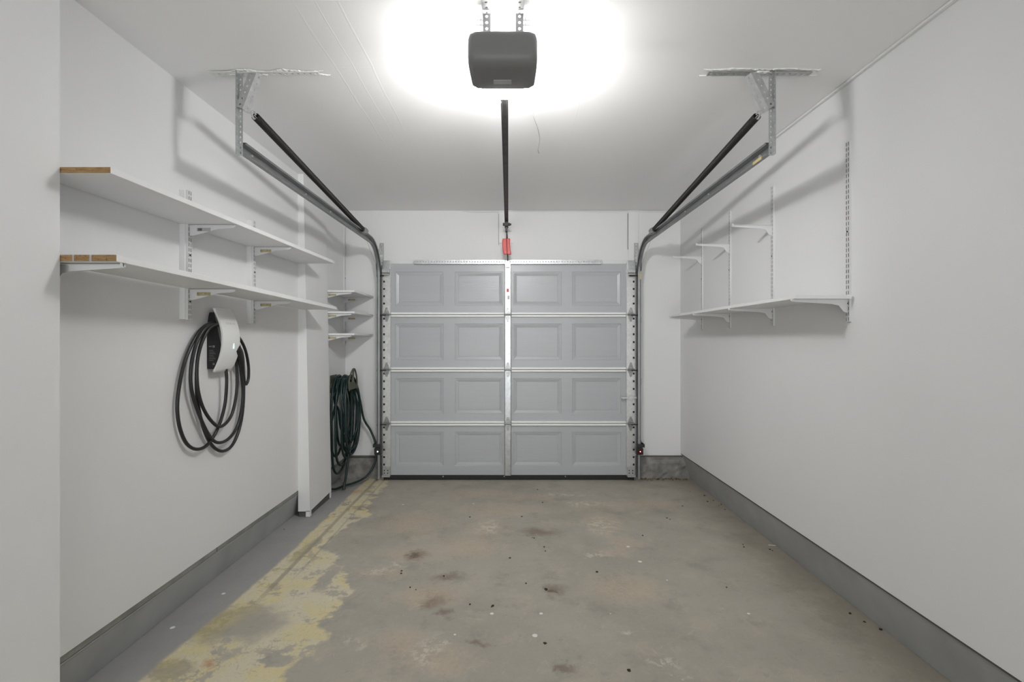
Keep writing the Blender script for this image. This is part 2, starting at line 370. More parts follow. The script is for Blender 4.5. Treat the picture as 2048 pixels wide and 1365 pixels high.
def tag(o, label=None, cat=None, group=None, kind=None):
    if label: o['label'] = label
    if cat: o['category'] = cat
    if group: o['group'] = group
    if kind: o['kind'] = kind
    return o
def empty(name, loc, label=None, cat=None, group=None, kind=None):
    o = bpy.data.objects.new(name, None); COL.objects.link(o); o.location = loc; o.empty_display_size = .05
    return tag(o, label, cat, group, kind)
def copy_tree(o, parent=None):
    c = o.copy(); COL.objects.link(c)
    if parent is not None: c.parent = parent
    for ch in list(o.children): copy_tree(ch, c)
    return c
def struct(o): o['kind'] = 'structure'; return o
def sm(o, ang=35):
    o.data.shade_smooth()
    q = o.modifiers.new('edges', 'EDGE_SPLIT'); q.split_angle = radians(ang); return o

# ------------------------------------------------------------------ the room
XL, XR, YB, ZC = -1.63, 1.647, 4.645, 2.619     # left wall, right wall, back wall, ceiling
Y0 = -3.6                                        # wall behind the camera
XN, YN = -1.523, 1.60                            # nearer part of the left wall steps into the room
struct(MB().box(-1.95, 1.95, Y0, YB + .6, -.12, 0).build('floor', 'floor'))
struct(MB().box(-1.95, 1.95, Y0, YB + .15, ZC, ZC + .12).build('ceiling', 'ceiling'))
# left wall: far run above the sill, plus the near run which stands 10 cm proud
m = MB().box(XL - .12, XL, YN, YB + .12, .206, ZC).box(XL - .12, XN, Y0, YN, 0, ZC)
struct(m.build('wall_left', 'wall'))
struct(MB().box(XR, XR + .12, Y0, YB + .12, .247, ZC).build('wall_right', 'wall'))
struct(MB().box(-1.95, 1.95, Y0 - .12, Y0, 0, ZC).build('wall_front', 'wall'))
DX0, DX1, DZ1 = -1.21, 1.15, 2.085               # door opening
m = MB().box(XL - .12, DX0, YB, YB + .12, .224, ZC).box(DX1, XR + .12, YB, YB + .12, .224, ZC).box(DX0, DX1, YB, YB + .12, DZ1, ZC)
struct(m.build('wall_back', 'wall'))
# pilaster on the left wall, leaning slightly
pm = MB()
y0, y1 = 3.62, 4.07; zt, zb = ZC, .045
pm.hexa([(XL, y0, zb), (-1.540, y0, zb), (-1.548, y1, .06), (XL, y1, .06), (XL, y0, zt), (-1.590, y0, zt), (-1.598, y1, zt), (XL, y1, zt)])
pm.box(-1.572, -1.541, y0, y0 + .03, .004, zb + .004)
pm.box(-1.565, -1.549, y1 - .02, y1, .004, .065)
struct(pm.build('trim_1', 'wall'))
struct(MB().box(XL, -1.556, y0 + .015, y1 - .015, 0, .06).build('trim_2', 'sill'))
# concrete curbs and the dark sill strip over them
cl = MB()
cl.prism([(XL - .02, .176), (XL - .004, .174), (XL - .010, .160), (-1.685, 0), (-1.80, 0), (-1.80, .176)], 'y', YN, YB + .12)
struct(cl.build('baseboard_left', 'curb', bevel=.003))
struct(MB().box(XL - .05, XL - .004, YN, 2.628, .179, .203).box(XL - .05, XL - .004, 2.636, YB, .179, .203).build('trim_3', 'sill_wood', bevel=.001))
struct(MB().box(XL - .05, XL - .012, YN, YB, .170, .210).build('trim_14', 'rubber'))
cr = MB()
cr.prism([(XR + .012, .235), (XR + .02, .22), (1.735, 0), (1.86, 0), (1.86, .235)], 'y', Y0, YB + .12)
struct(cr.build('baseboard_right', 'curb', bevel=.003))
struct(MB().box(XR + .006, XR + .06, Y0, YB, .2352, .2468).build('trim_4', 'sill'))
# rough concrete behind, either side of the door
def rough_block(x0, x1, ztop, name, seed):
    rnd = random.Random(seed); nx, nz = 14, 7; mb = MB()
    def P(i, j):
        x = x0 + (x1 - x0) * i / nx; z = ztop * j / nz
        return Vector((x, YB - .004 - rnd.uniform(0, .008) - (.012 if j < nz - 1 else 0), z))
    g = [[P(i, j) for j in range(nz + 1)] for i in range(nx + 1)]
    mb.v = [p for col in g for p in col]
    for i in range(nx):
        for j in range(nz):
            a = i * (nz + 1) + j; mb.face((a, a + nz + 1, a + nz + 2, a + 1))
    b = len(mb.v)
    mb.box(x0, x1, YB - .003, YB + .12, 0, ztop)
    return struct(mb.build(name, 'curb_back', smooth=False))
rough_block(XL - .06, -1.285, .198, 'baseboard_back', 3)
rough_block(1.235, XR + .09, .212, 'baseboard_back', 5)
struct(MB().box(XL, -1.285, YB - .006, YB, .200, .2235).build('trim_5', 'sill'))
struct(MB().box(1.235, XR, YB - .006, YB, .213, .2235).build('trim_6', 'sill'))
# boards and jambs on the back wall
def board(x0, x1, z0, z1, name, t=.008):
    return struct(MB().box(x0, x1, YB - t, YB, z0, z1).build(name, 'wall_paint', bevel=.0015))
board(-1.375, -1.285, 1.96, ZC, 'trim_7'); board(-.128, .008, 2.30, ZC, 'trim_8'); board(1.135, 1.235, 1.96, ZC, 'trim_9')
board(-1.35, -1.29, .26, 1.96, 'trim_10', .016); board(1.225, 1.29, .26, 1.96, 'trim_11', .016)
struct(MB().box(-1.285, 1.225, YB - .012, YB, 2.083, 2.135).build('trim_12', 'wall_paint', bevel=.002))
# dark hairline gaps
struct(MB().box(-.130, -.1285, YB - .0086, YB - .001, 2.28, 2.585).box(1.131, 1.134, YB - .0086, YB - .001, 2.24, 2.59).build('trim_13', 'rubber'))

# ------------------------------------------------------------------ sectional door
XC = -.030; W = 2.434; DL, DR = XC - W / 2, XC + W / 2
YS = 4.600   # skin plane
door = empty('door_1', (XC, YS, 0), 'closed light grey sectional garage door of four panelled rows in the back wall', 'garage door', kind='structure')
ZB = [.045, .548, 1.068, 1.598, 2.093]
SL, SR = DL + .076, DR - .084
CL, CR_ = -.072, -.008
panels = [(-1.132, -.664), (-.554, -.086), (.008, .478), (.583, 1.056)]
def ring_panel(mb, x0, x1, z0, z1):
    def rect(i, y): return [(x0 + i, y, z0 + i), (x1 - i, y, z0 + i), (x1 - i, y, z1 - i), (x0 + i, y, z1 - i)]
    rings = [rect(0, YS), rect(.004, YS + .005), rect(.010, YS + .005), rect(.036, YS + .013), rect(.039, YS + .011)]
    b = len(mb.v)
    for r in rings: mb.v += [Vector(p) for p in r]
    for k in range(len(rings) - 1):
        for i in range(4):
            j = (i + 1) % 4; mb.face((b + 4 * k + i, b + 4 * k + j, b + 4 * k + 4 + j, b + 4 * k + 4 + i))
    k = len(rings) - 1; mb.face([b + 4 * k + i for i in range(4)])
def stile(mb, x0, x1, z0, z1, side):
    """folded end stile with a row of square holes next to its outer edge"""
    y = YS - .026; n = 5; hw = .030; dz = (z1 - z0) / n
    xo0, xo1 = (x0, x0 + hw) if side < 0 else (x1 - hw, x1)
    xi0, xi1 = (x0 + hw, x1) if side < 0 else (x0, x1 - hw)
    rows = 7; dz = (z1 - z0) / rows
    mb.plate((xo0, y, z0), (1, 0, 0), (0, 0, 1), 1, rows, hw, dz, lambda i, j: (.0085, .0095, False) if 0 < j < rows - 1 or j == rows - 1 else None)
    mb.face(range(len(mb.v), len(mb.v) + 4)); mb.v += [Vector(p) for p in ((xi0, y, z0), (xi1, y, z0), (xi1, y, z1), (xi0, y, z1))]
    for x in (x0, x1):
        mb.face(range(len(mb.v), len(mb.v) + 4)); mb.v += [Vector(p) for p in ((x, y, z0), (x, YS, z0), (x, YS, z1), (x, y, z1))]
secs = []
for k in range(4):
    z0, z1 = ZB[k] + .001, ZB[k + 1] - .001
    mb = MB(); pz0, pz1 = z0 + .088, z1 - .085 if k < 3 else z1 - .078
    xs = [DL, SL] + [q for p in panels for q in p] + [SR, DR]; xs = sorted(xs)
    cells = set((round(a, 4), round(b, 4)) for a, b in panels)
    for a, b_ in zip(xs[:-1], xs[1:]):
        for c, d in ((z0, pz0), (pz0, pz1), (pz1, z1)):
            if (round(a, 4), round(b_, 4)) in cells and c == pz0: ring_panel(mb, a, b_, c, d)
            else:
                mb.face(range(len(mb.v), len(mb.v) + 4)); mb.v += [Vector(p) for p in ((a, YS, c), (b_, YS, c), (b_, YS, d), (a, YS, d))]
    # outer skin and rims
    b = len(mb.v); mb.v += [Vector(p) for p in ((DL, YS, z0), (DR, YS, z0), (DR, YS, z1), (DL, YS, z1), (DL, YS + .04, z0), (DR, YS + .04, z0), (DR, YS + .04, z1), (DL, YS + .04, z1))]
    for f in ((4, 5, 6, 7), (0, 1, 5, 4), (1, 2, 6, 5), (2, 3, 7, 6), (3, 0, 4, 7)): mb.face([b + i for i in f])
    so = mb.build('door_section', 'door', door, weld=True)
    secs.append(so)
    for x0, x1, sd in ((DL, SL, -1), (SR, DR, 1)):
        q = MB(); stile(q, x0, x1, z0, z1, sd); st_ = q.build('end_stile', 'galv_bright', so, solid=.0015, weld=True)
        xd = (x0 + .004, x0 + .026) if sd < 0 else (x1 - .026, x1 - .004)
        MB().box(xd[0], xd[1], YS - .014, YS - .010, z0 + .02, z1 - .01).build('stile_shade', 'rubber', so)  # black sheet behind the holes, stands in for the shade of the cavity
    q = MB().prism([(CL, YS), (CL, YS - .022), (CL + .006, YS - .026), (CR_ - .006, YS - .026), (CR_, YS - .022), (CR_, YS)], 'z', z0, z1)
    for i in range(6): q.cyl((-.04, YS - .026, z0 + .06 + i * .07), (-.04, YS - .0275, z0 + .06 + i * .07), .0035, 8)
    q.build('center_stile', 'galv_center', so)
    if k < 3:
        q = MB()
        for a, b_ in ((SL + .002, CL - .002), (CR_ + .002, SR - .002)): q.box(a, b_, YS - .022, YS, z1 - .020, z1 - .0022)
        q.build('top_rail', 'door_rail', so, bevel=.003)
    if k > 0:
        q = MB()
        for a, b_ in ((SL + .002, CL - .002), (CR_ + .002, SR - .002)): q.box(a, b_, YS - .022, YS, z0 + .0022, z0 + .020)
        q.build('bottom_rail', 'door_rail', so, bevel=.003)
# bottom seal
q = MB().box(DL + .005, DR - .005, YS - .012, YS + .035, .004, .046)
q.build('bottom_seal', 'rubber', door, bevel=.004)
for x in (-.665, -.075, .515): 
    MB().cyl((x, YS - .012, .036), (x, YS - .017, .034), .006, 10).build('seal_screw', 'galv_bright', door)
# strut along the top
def angle_bar(mb, p0, p1, n1, n2, w1, w2, pitch, hr, slot=False):
    """perforated angle: legs along n1 (width w1) and n2 (width w2)"""
    p0, p1, n1, n2 = Vector(p0), Vector(p1), Vector(n1), Vector(n2); L = (p1 - p0).length; t = (p1 - p0) / L
    k = max(1, int(L / pitch)); dv = L / k
    h1 = (hr, hr * (1.6 if slot else 1), True)
    mb.plate(p0, n1, t, 1, k, w1, dv, lambda i, j: h1)
    if w2: mb.plate(p0, n2, t, 1, k, w2, dv, lambda i, j: h1)
st = MB(); angle_bar(st, (-.945, YS - .030, 2.086), (.862, YS - .030, 2.086), (0, 0, 1), (0, 1, 0), .040, .028, .026, .0055)
st.build('strut', 'galv', door, solid=.002, weld=True)
# hinges
def hinge(x, z, wd, roller=0):
    r = MB()
    y = YS - .028
    for sgn in (1, -1):
        r.prism([(x - wd / 2, z + sgn * .004), (x + wd / 2, z + sgn * .004), (x + wd * .36, z + sgn * .030), (x + wd * .12, z + sgn * .068), (x - wd * .12, z + sgn * .068), (x - wd * .36, z + sgn * .030)], 'y', y - .004, y)
        r.prism([(x - wd * .16, z + sgn * .018), (x + wd * .16, z + sgn * .018), (x + wd * .06, z + sgn * .052), (x - wd * .06, z + sgn * .052)], 'y', y - .009, y - .003)
    r.cyl((x, y - .004, z + .06), (x, y - .009, z + .06), .005, 8); r.cyl((x, y - .004, z - .06), (x, y - .009, z - .06), .005, 8)
    h = r.build('hinge', 'hinge', door, bevel=.001)
    MB().cyl((x - wd / 2 - .004, y - .012, z), (x + wd / 2 + .004, y - .012, z), .0085, 12).build('hinge_barrel', 'track', h, smooth=False)
    if roller:
        e = x + roller * .075
        mb = MB().cyl((x, y - .022, z - .006), (e, y - .022, z - .006), .0055, 10)
        mb.cyl((e - .008, y - .022, z - .006), (e + .008, y - .022, z - .006), .020, 16)
        mb.build('roller', 'dark_metal', h, smooth=False)
for z in ZB[1:4]:
    hinge(-.04, z, .058); hinge(DL + .040, z, .060, -1); hinge(DR - .044, z, .060, 1)
# top fixtures with rollers
for s_, x in ((-1, DL + .040), (1, DR - .044)):
    q = MB().box(x - .032, x + .036, YS - .034, YS - .028, 2.03, 2.118)
    q.box(x - .034, x + .034, YS - .075, YS - .034, 1.995, 2.030).box(x - .030, x + .030, YS - .085, YS - .040, 1.975, 1.987)
    f = q.build('top_bracket', 'galv', door, bevel=.002)
    mb = MB().cyl((x - .02, YS - .06, 1.968), (x + s_ * .078, YS - .06, 1.968), .0055, 10).cyl((x + s_ * .066, YS - .06, 1.968), (x + s_ * .082, YS - .06, 1.968), .02, 16)
    mb.build('roller', 'dark_metal', f)
    q = MB().box(x - .036, x + .036, YS - .040, YS - .027, .045, .135).box(x - .040, x + .040, YS - .062, YS - .027, .040, .056)
    f = q.build('bottom_bracket', 'galv', door, bevel=.002)
    for a in (-.018, .015):
        for c in (.075, .10): MB().cyl((x + a, YS - .040, c), (x + a, YS - .046, c), .006, 6).build('bolt', 'dark_metal', f)
# slide lock on the right
q = MB().box(1.105, 1.180, YS - .036, YS - .027, .775, .822).box(1.045, 1.115, YS - .046, YS - .030, .790, .806).box(1.120, 1.200, YS - .042, YS - .030, .788, .810)
lk = q.build('slide_lock', 'galv_bright', door, bevel=.002)
MB().cyl((1.052, YS - .044, .797), (1.052, YS - .062, .797), .006, 10).build('lock_knob', 'galv', lk)
# stickers on the centre stile
o = MB().box(-.052, -.030, YS - .0275, YS - .026, 1.815, 1.850).build('red_sticker', 'red', door); o['label'] = 'small red sticker'
o = MB().box(-.044, -.024, YS - .0275, YS - .026, 1.745, 1.782).build('grey_sticker', 'label', door); o['label'] = 'small grey sticker'
# latch bracket of the opener arm on the door's top
MB().box(-.058, -.022, YS - .060, YS - .027, 2.050, 2.115).build('arm_bracket', 'galv_bright', door, bevel=.003)

# ------------------------------------------------------------------ tracks
ZT = 2.255; YV = 4.545; YE = 2.245
def track(s_, xw, label):
    root = empty('door_track', (xw, YV, 0), label, 'track', 'tracks of the garage door')
    R = .30
    path = [(YV, .03)] + [(YV, z) for z in (.5, 1.0, 1.5)]
    arc = [(YV - R + R * cos(a), ZT - R + R * sin(a)) for a in [pi / 2 * k / 14 for k in range(15)]]
    path += arc
    vert = path; hor = arc[-1:] + [(YE, ZT)]
    # inward direction u: +1 on the left track, -1 on the right one
    u = -s_
    prof = [(.024, .022), (.028, .030), (.010, .031), (.0, .022), (.0, -.022), (.010, -.031), (.028, -.030), (.024, -.022)]
    def sweep(pts):
        mb = MB(); n = len(prof)
        for i, (y, z) in enumerate(pts):
            a = pts[max(i - 1, 0)]; c = pts[min(i + 1, len(pts) - 1)]
            ty, tz = c[0] - a[0], c[1] - a[1]; l = math.hypot(ty, tz); ty /= l; tz /= l
            ny, nz = -tz, ty      # normal in the plane
            for pu, pv in prof: mb.v.append(Vector((xw + u * pu, y + ny * pv, z + nz * pv)))
        for i in range(len(pts) - 1):
            for k in range(n - 1):
                mb.face((i * n + k, i * n + k + 1, (i + 1) * n + k + 1, (i + 1) * n + k))
        return mb
    sm(sweep(vert).build('vertical_track', 'track', root, solid=.002)); sm(sweep(hor).build('horizontal_track', 'track', root, solid=.002))
    # flag bracket at the curve and jamb brackets
    fb = MB(); xo = xw - s_ * (-.004)
    x0, x1 = xw + s_ * .003, xw + s_ * .006
    fb.prism([(YB - .01, 1.98), (YV - .02, 1.98), (YV - .05, 2.06), (YV - .03, 2.17), (YB - .03, 2.22), (YB - .01, 2.30)], 'x', min(x0, x1), max(x0, x1))
    xa, xb = sorted((xw + s_ * .006, xw - s_ * .035))
    fb.plate((xa, YB - .012, 1.98), (1, 0, 0), (0, 0, 1), 1, 10, xb - xa, .032, lambda i, j: (.006, .009, True))
    fb.build('flag_bracket', 'galv', root, solid=.002)
    for z in (.35, .95, 1.55):
        MB().box(min(xw, xw + s_ * .004), max(xw, xw + s_ * .004), YV - .02, YB - .018, z - .03, z + .03).box(*sorted((xw, xw + s_ * .035)), YB - .020, YB - .016, z - .03, z + .03).build('jamb_bracket', 'galv', root)
    # carriage bolts on the horizontal track
    for y in (2.34, 2.95, 3.35): MB().cyl((xw + u * .001, y, ZT + .004), (xw + u * .008, y, ZT + .004), .006, 8).build('track_bolt', 'galv_bright', root)
    return root
XTL, XTR = -1.285, 1.226
tl = track(-1, XTL, 'grey steel door track curving up along the left side of the door')
tr = track(1, XTR, 'grey steel door track curving up along the right side of the door')
tp = MB().box(XTR - .012, XTR + .001, YV - .034, YV - .031, 1.93, 2.01).build('tape', 'yellow_tape', tr); tp['label'] = 'yellowed patch'
tp = MB().box(XTR - .030, XTR - .027, 2.28, 2.36, ZT - .034, ZT - .020).build('tape', 'yellow_tape', tr); tp['label'] = 'yellowed patch'

# rear hangers
def hanger(s_, xw, label):
    root = empty('track_hanger', (xw, YE, ZC), label, 'bracket', 'perforated hangers of the door tracks')
    u = -s_
    mb = MB(); angle_bar(mb, (xw + s_ * .006, YE - .004, ZT - .032), (xw + s_ * .006, YE - .004, ZC), (u, 0, 0), (0, -1, 0), .021, .022, .0245, .0036, True)
    mb.build('upright_angle', 'galv', root, solid=.002, weld=True)
    a = Vector((xw + u * .018, YE - .012, 2.440)); b = Vector((xw + u * (.084 if s_ < 0 else .104), YE - .012, ZC - .006))
    t = (b - a).normalized(); nrm = Vector((0, 1, 0)).cross(t)
    nrm = nrm if nrm.x * u > 0 else -nrm
    mb = MB(); angle_bar(mb, a, b, -nrm, (nrm * .25 + Vector((0, 1, 0))).normalized(), .034, .040, .0285, .0052)
    mb.build('brace_angle', 'galv', root, solid=.002, weld=True)
    return root
hl = hanger(-1, XTL, 'perforated steel hanger holding the rear end of the left door track')
hr = hanger(1, XTR, 'perforated steel hanger holding the rear end of the right door track')
# ceiling angles the hangers are bolted to
def ragged(mb, x0, x1, yc, wdt, z, seed, n=70):
    """torn, uneven lip of drywall mud"""
    rnd = random.Random(seed); b = len(mb.v); ph = rnd.uniform(0, 6)
    for i in range(n + 1):
        x = x0 + (x1 - x0) * i / n; e = min(1, 5 * min(i, n - i) / n + .15)
        w_ = wdt * e * (.45 + .55 * abs(sin(i * .31 + ph) * sin(i * .13 + ph * 2))) * rnd.uniform(.6, 1.25); yy = yc + wdt * .5 * sin(i * .22 + ph)
        mb.v += [Vector((x, yy - w_, z)), Vector((x, yy + w_, z)), Vector((x, yy - w_ * .6, z - rnd.uniform(.001, .005))), Vector((x, yy + w_ * .6, z - rnd.uniform(.001, .005)))]
    for i in range(n):
        q = b + 4 * i
        mb.face((q, q + 4, q + 6, q + 2)); mb.face((q + 1, q + 3, q + 7, q + 5)); mb.face((q + 2, q + 6, q + 7, q + 3))
def ceiling_angle(x0, x1, mname, label, seed):
    root = empty('ceiling_angle', ((x0 + x1) / 2, YE, ZC), label, 'bracket', 'perforated angles on the ceiling')
    mb = MB(); mb.plate((x0, YE - .018, ZC - .008), (1, 0, 0), (0, 1, 0), int((x1 - x0) / .0286), 1, .0286, .034, lambda i, j: (.006, .006, True))
    mb.build('perforated_strip', mname, root, solid=.002, weld=True)
    mb = MB()
    if mname == 'galv':
        ragged(mb, x0 - .03, x1 + .02, YE - .026, .009, ZC, seed); ragged(mb, x0 - .03, x1 + .03, YE + .024, .006, ZC, seed + 1)
        ragged(mb, x0 + .20, x0 + .30, YE - .004, .016, ZC - .006, seed + 2, 10)
    else:
        ragged(mb, x0 + .04, x1 + .02, YE - .014, .014, ZC - .002, seed); ragged(mb, x0 + .09, x0 + .27, YE + .005, .02, ZC - .008, seed + 1, 16); ragged(mb, x0 + .32, x1 + .04, YE + .018, .008, ZC, seed + 2)
    mb.build('drywall_mud', 'mud', root)
    return root
ceiling_angle(-1.425, -.905, 'wall_paint', 'white painted perforated angle set in the ceiling above the left hanger', 21)
ceiling_angle(.925, 1.425, 'galv', 'bare steel perforated angle in a torn ceiling slot above the right hanger', 31)

# ------------------------------------------------------------------ extension springs
def spring(s_, xw, label):
    u = -s_
    a = Vector((xw + u * .012, 2.355, 2.462)); b = Vector((xw + u * .020, 4.02, 2.292))
    root = empty('extension_spring', a, label, 'spring', 'extension springs of the garage door')
    t = (b - a); L = t.length; t.normalize(); n1 = t.cross(Vector((0, 0, 1))).normalized(); n2 = t.cross(n1)
    turns = 235; pts = []; seg = 12
    for i in range(turns * seg + 1):
        q = i / seg; f = q / turns
        s = (q * .0070)
        # slightly wider pitch at the near end
        s = L * (f + .012 * (1 - f) * sin(pi * min(1, f * 3)))
        pts.append(a + t * s + (n1 * cos(2 * pi * q) + n2 * sin(2 * pi * q)) * .0175)
    mb = MB(); mb.tube(pts, .0030, 5); mb.build('coil', 'spring', root, smooth=True)
    core = MB().cyl(a - t * .01, b + t * .005, .0020, 8); core.build('safety_cable', 'galv', root, smooth=True)
    hk = catmull([a + n2 * .012, a - t * .014 + n2 * .018, a - t * .034, a - t * .014 - n2 * .018, a + t * .004 - n2 * .010], 6)
    mb = MB().tube(hk, .0045, 8)
    top = Vector((xw + u * .016, YE - .004, 2.440))
    mb.tube(catmull([a - t * .028, (a * .5 + top * .5) + Vector((0, -.02, -.004)), top], 6), .0045, 8)
    mb.build('hook', 'galv_bright', root, smooth=True)
    # pulley and fork at the door end
    c = b + t * .045
    mb = MB()
    ax = Vector((u * .55, -.65, .52)).normalized()
    for k, (r, w_) in enumerate(((.034, .006), (.026, .014), (.034, .006))):
        o0 = ax * ((k - 1) * .009)
        mb.cyl(c + o0 - ax * w_ / 2, c + o0 + ax * w_ / 2, r, 24)
    pl = mb.build('pulley', 'galv', root)
    mb = MB()
    for q in (-.016, .016): mb.obox(b - t * .01 + ax * q, c + ax * q, .004, .018)
    mb.obox(b - t * .012 - ax * .016, b - t * .012 + ax * .016, .018, .004)
    mb.build('pulley_fork', 'galv', root)
    mb = MB()
    e = Vector((xw + u * .01, 4.60, 2.20))
    mb.tube([c + Vector((0, .01, .034)), e], .0016, 6); mb.tube([c - Vector((0, -.01, .034)), Vector((xw, 4.56, 2.02))], .0014, 6)
    mb.build('lift_cable', 'galv', root)
    return root
spring(-1, XTL, 'long black extension spring stretched above the left door track')
spring(1, XTR, 'long black extension spring stretched above the right door track')

# ------------------------------------------------------------------ opener
XO = -.035
def loft(mb, secs, seg=40, p=5.0, cap0=True, cap1=True):
    b = len(mb.v)
    for (y, hw, z0, z1) in secs:
        zc, hh = (z0 + z1) / 2, (z1 - z0) / 2
        for k in range(seg):
            a = 2 * pi * (k + .5) / seg; c, s = cos(a), sin(a)
            r = (abs(c) ** p + abs(s) ** p) ** (-1 / p)
            mb.v.append(Vector((XO + hw * c * r, y, zc + hh * s * r)))
    for i in range(len(secs) - 1):
        for k in range(seg):
            j = (k + 1) % seg; mb.face((b + i * seg + k, b + i * seg + j, b + (i + 1) * seg + j, b + (i + 1) * seg + k))
    if cap0: mb.face([b + k for k in range(seg)][::-1])
    if cap1: mb.face([b + (len(secs) - 1) * seg + k for k in range(seg)])
op = empty('garage_door_opener', (XO, 1.88, 2.49), 'dark grey garage door opener with a lit white lens hanging from the ceiling', 'garage door opener')
mb = MB(); loft(mb, [(1.742, .108, 2.405, 2.472), (1.745, .118, 2.392, 2.484), (1.755, .126, 2.378, 2.494), (1.775, .1300, 2.370, 2.500), (1.81, .1305, 2.367, 2.501), (1.86, .1290, 2.366, 2.500), (1.917, .1270, 2.366, 2.498)], p=7)
sm(mb.build('housing', 'housing', op), 50)
mb = MB(); loft(mb, [(1.9175, .1235, 2.368, 2.496), (1.95, .1245, 2.364, 2.496), (1.985, .1235, 2.363, 2.494), (2.005, .118, 2.368, 2.488), (2.018, .104, 2.380, 2.474), (2.023, .085, 2.395, 2.455)], p=6)
ln = sm(mb.build('light_lens', 'lens', op), 50); ln['label'] = 'glowing white light lens'
mb = MB().box(-.072, -.002, 1.850, 1.876, 2.3630, 2.3665).build('rating_label', 'label', op); mb['label'] = 'small silver label'
def strap(x0, x1):
    y = 1.825
    mb = MB(); mb.plate((x0, y, 2.490), (1, 0, 0), (0, 0, 1), 1, 5, x1 - x0, .0235, lambda i, j: (.0052, .0052, True))
    mb.build('hanging_strap', 'strap', op, solid=.002, weld=True)
    sd = -1 if x0 < XO else 1; xo = x0 if sd < 0 else x1
    for z in (2.585, 2.566): MB().cyl((xo, y + .006, z), (xo + sd * .026, y + .006, z), .003, 8).cyl((xo + sd * .004, y + .006, z), (xo + sd * .011, y + .006, z), .007, 6).build('strap_bolt', 'galv', op)
strap(-.112, -.082); strap(.014, .044)
for x0, x1 in ((-.112, -.082), (.014, .044)):
    r = MB(); angle_bar(r, (x0 if x0 < XO else x1, 1.20, ZC - .003), (x0 if x0 < XO else x1, 1.845, ZC - .003), (1 if x0 < XO else -1, 0, 0), (0, 0, -1), .030, .030, .028, .005)
    o = r.build('ceiling_mount_angle', 'strap', None, solid=.002, weld=True)
    tag(o, 'perforated angle on the ceiling above the opener, ' + ('left of the pair' if x0 < XO else 'right of the pair'), 'bracket', 'ceiling angles carrying the opener')
# antenna wires
def on(px, py, y): return Vector(((px - CX) * y / F, y, CAMZ + (CY - py) * y / F))
mb = MB().tube(catmull([on(1058, 196, 2.0), on(1064, 215, 2.0), on(1068, 236, 2.0), on(1075, 256, 2.0), on(1079, 275, 2.0), on(1078, 290, 2.0), on(1076, 300, 2.0), on(1078, 307, 2.0)], 6), .0010, 6)
w1 = mb.build('antenna_wire', 'wire', op); w1['label'] = 'thin dark wire'
mb = MB().tube(catmull([on(1001, 198, 2.03), on(996, 210, 2.03), on(998, 220, 2.03), on(997, 236, 2.03)], 6), .0013, 6).tube(catmull([on(1002, 204, 2.03), on(999, 214, 2.03), on(1000, 226, 2.03)], 6), .0013, 6)
w2 = mb.build('connection_wire', 'white_wire', op); w2['label'] = 'short white wires'
# rail
ZR = 2.452
rl = empty('opener_rail', (XO, 2.0, ZR), 'dark steel opener rail running from the opener to the header above the door', 'rail')
xa, xb = -.033, -.052
def rx(y): return xa + (xb - xa) * (y - 2.0) / 2.5
mb = MB()
mb.obox((rx(1.93), 1.93, ZR), (rx(4.60), 4.60, ZR - .012), .034, .003)
mb.obox((rx(1.93), 1.93, ZR + .014), (rx(4.60), 4.60, ZR + .002), .004, .028)
mb.build('rail_beam', 'rail', rl)
mb = MB()
for dx in (-.011, .011): mb.obox((rx(1.95) + dx, 1.95, ZR - .006), (rx(4.45) + dx, 4.45, ZR - .017), .004, .009)
mb.build('chain', 'dark_metal', rl)
mb = MB().box(rx(4.4) - .033, rx(4.4) + .033, 4.36, 4.40, ZR - .042, ZR - .022).box(rx(4.4) - .017, rx(4.4) + .017, 4.34, 4.43, ZR - .055, ZR - .012).cyl((rx(4.4) + .03, 4.38, ZR - .032), (rx(4.4) + .044, 4.38, ZR - .032), .009, 10)
mb.box(rx(4.4) - .010, rx(4.4) + .010, 4.37, 4.41, ZR - .10, ZR - .05)
mb.build('trolley', 'dark_metal', rl, bevel=.002)
mb = MB().tube([(-.050, 4.39, ZR - .09), (-.046, 4.42, 2.33), (-.041, 4.50, 2.18), (-.040, YS - .045, 2.09)], .005, 8)
mb.build('door_arm', 'dark_metal', rl)
mb = MB().box(-.11, .0, YB - .012, YB - .001, ZR - .04, ZR + .045).box(-.065, -.035, YB - .06, YB - .012, ZR - .025, ZR + .02)
mb.build('header_bracket', 'wall_paint', rl)
# red release handle
hd = empty('release_handle', (-.046, 4.37, 2.33), 'red plastic release handle hanging from the opener rail above the door', 'handle')
q = MB(); n = 9; b = 0
for i in range(n + 1):
    z = 2.290 - .148 * i / n; cxx = -.047 - .010 * sin(pi * (.15 + .6 * i / n)) + .014 * (i / n) ** 2; hw = .036 if 0 < i < n else .033
    if i == n: hw = .034
    q.v += [Vector((cxx - hw, 4.372, z)), Vector((cxx + hw, 4.372, z)), Vector((cxx + hw, 4.386, z)), Vector((cxx - hw, 4.386, z))]
for i in range(n):
    for k in range(4): j = (k + 1) % 4; q.face((4 * i + k, 4 * i + j, 4 * i + 4 + j, 4 * i + 4 + k))
q.face((0, 1, 2, 3)); q.face((4 * n, 4 * n + 1, 4 * n + 2, 4 * n + 3))
q.build('grip', 'red', hd, bevel=.005)
MB().tube([(-.050, 4.378, 2.355), (-.050, 4.370, 2.29), (-.047, 4.368, 2.20), (-.044, 4.371, 2.142), (-.043, 4.375, 2.12)], .0028, 6).build('cord', 'dark_metal', hd)

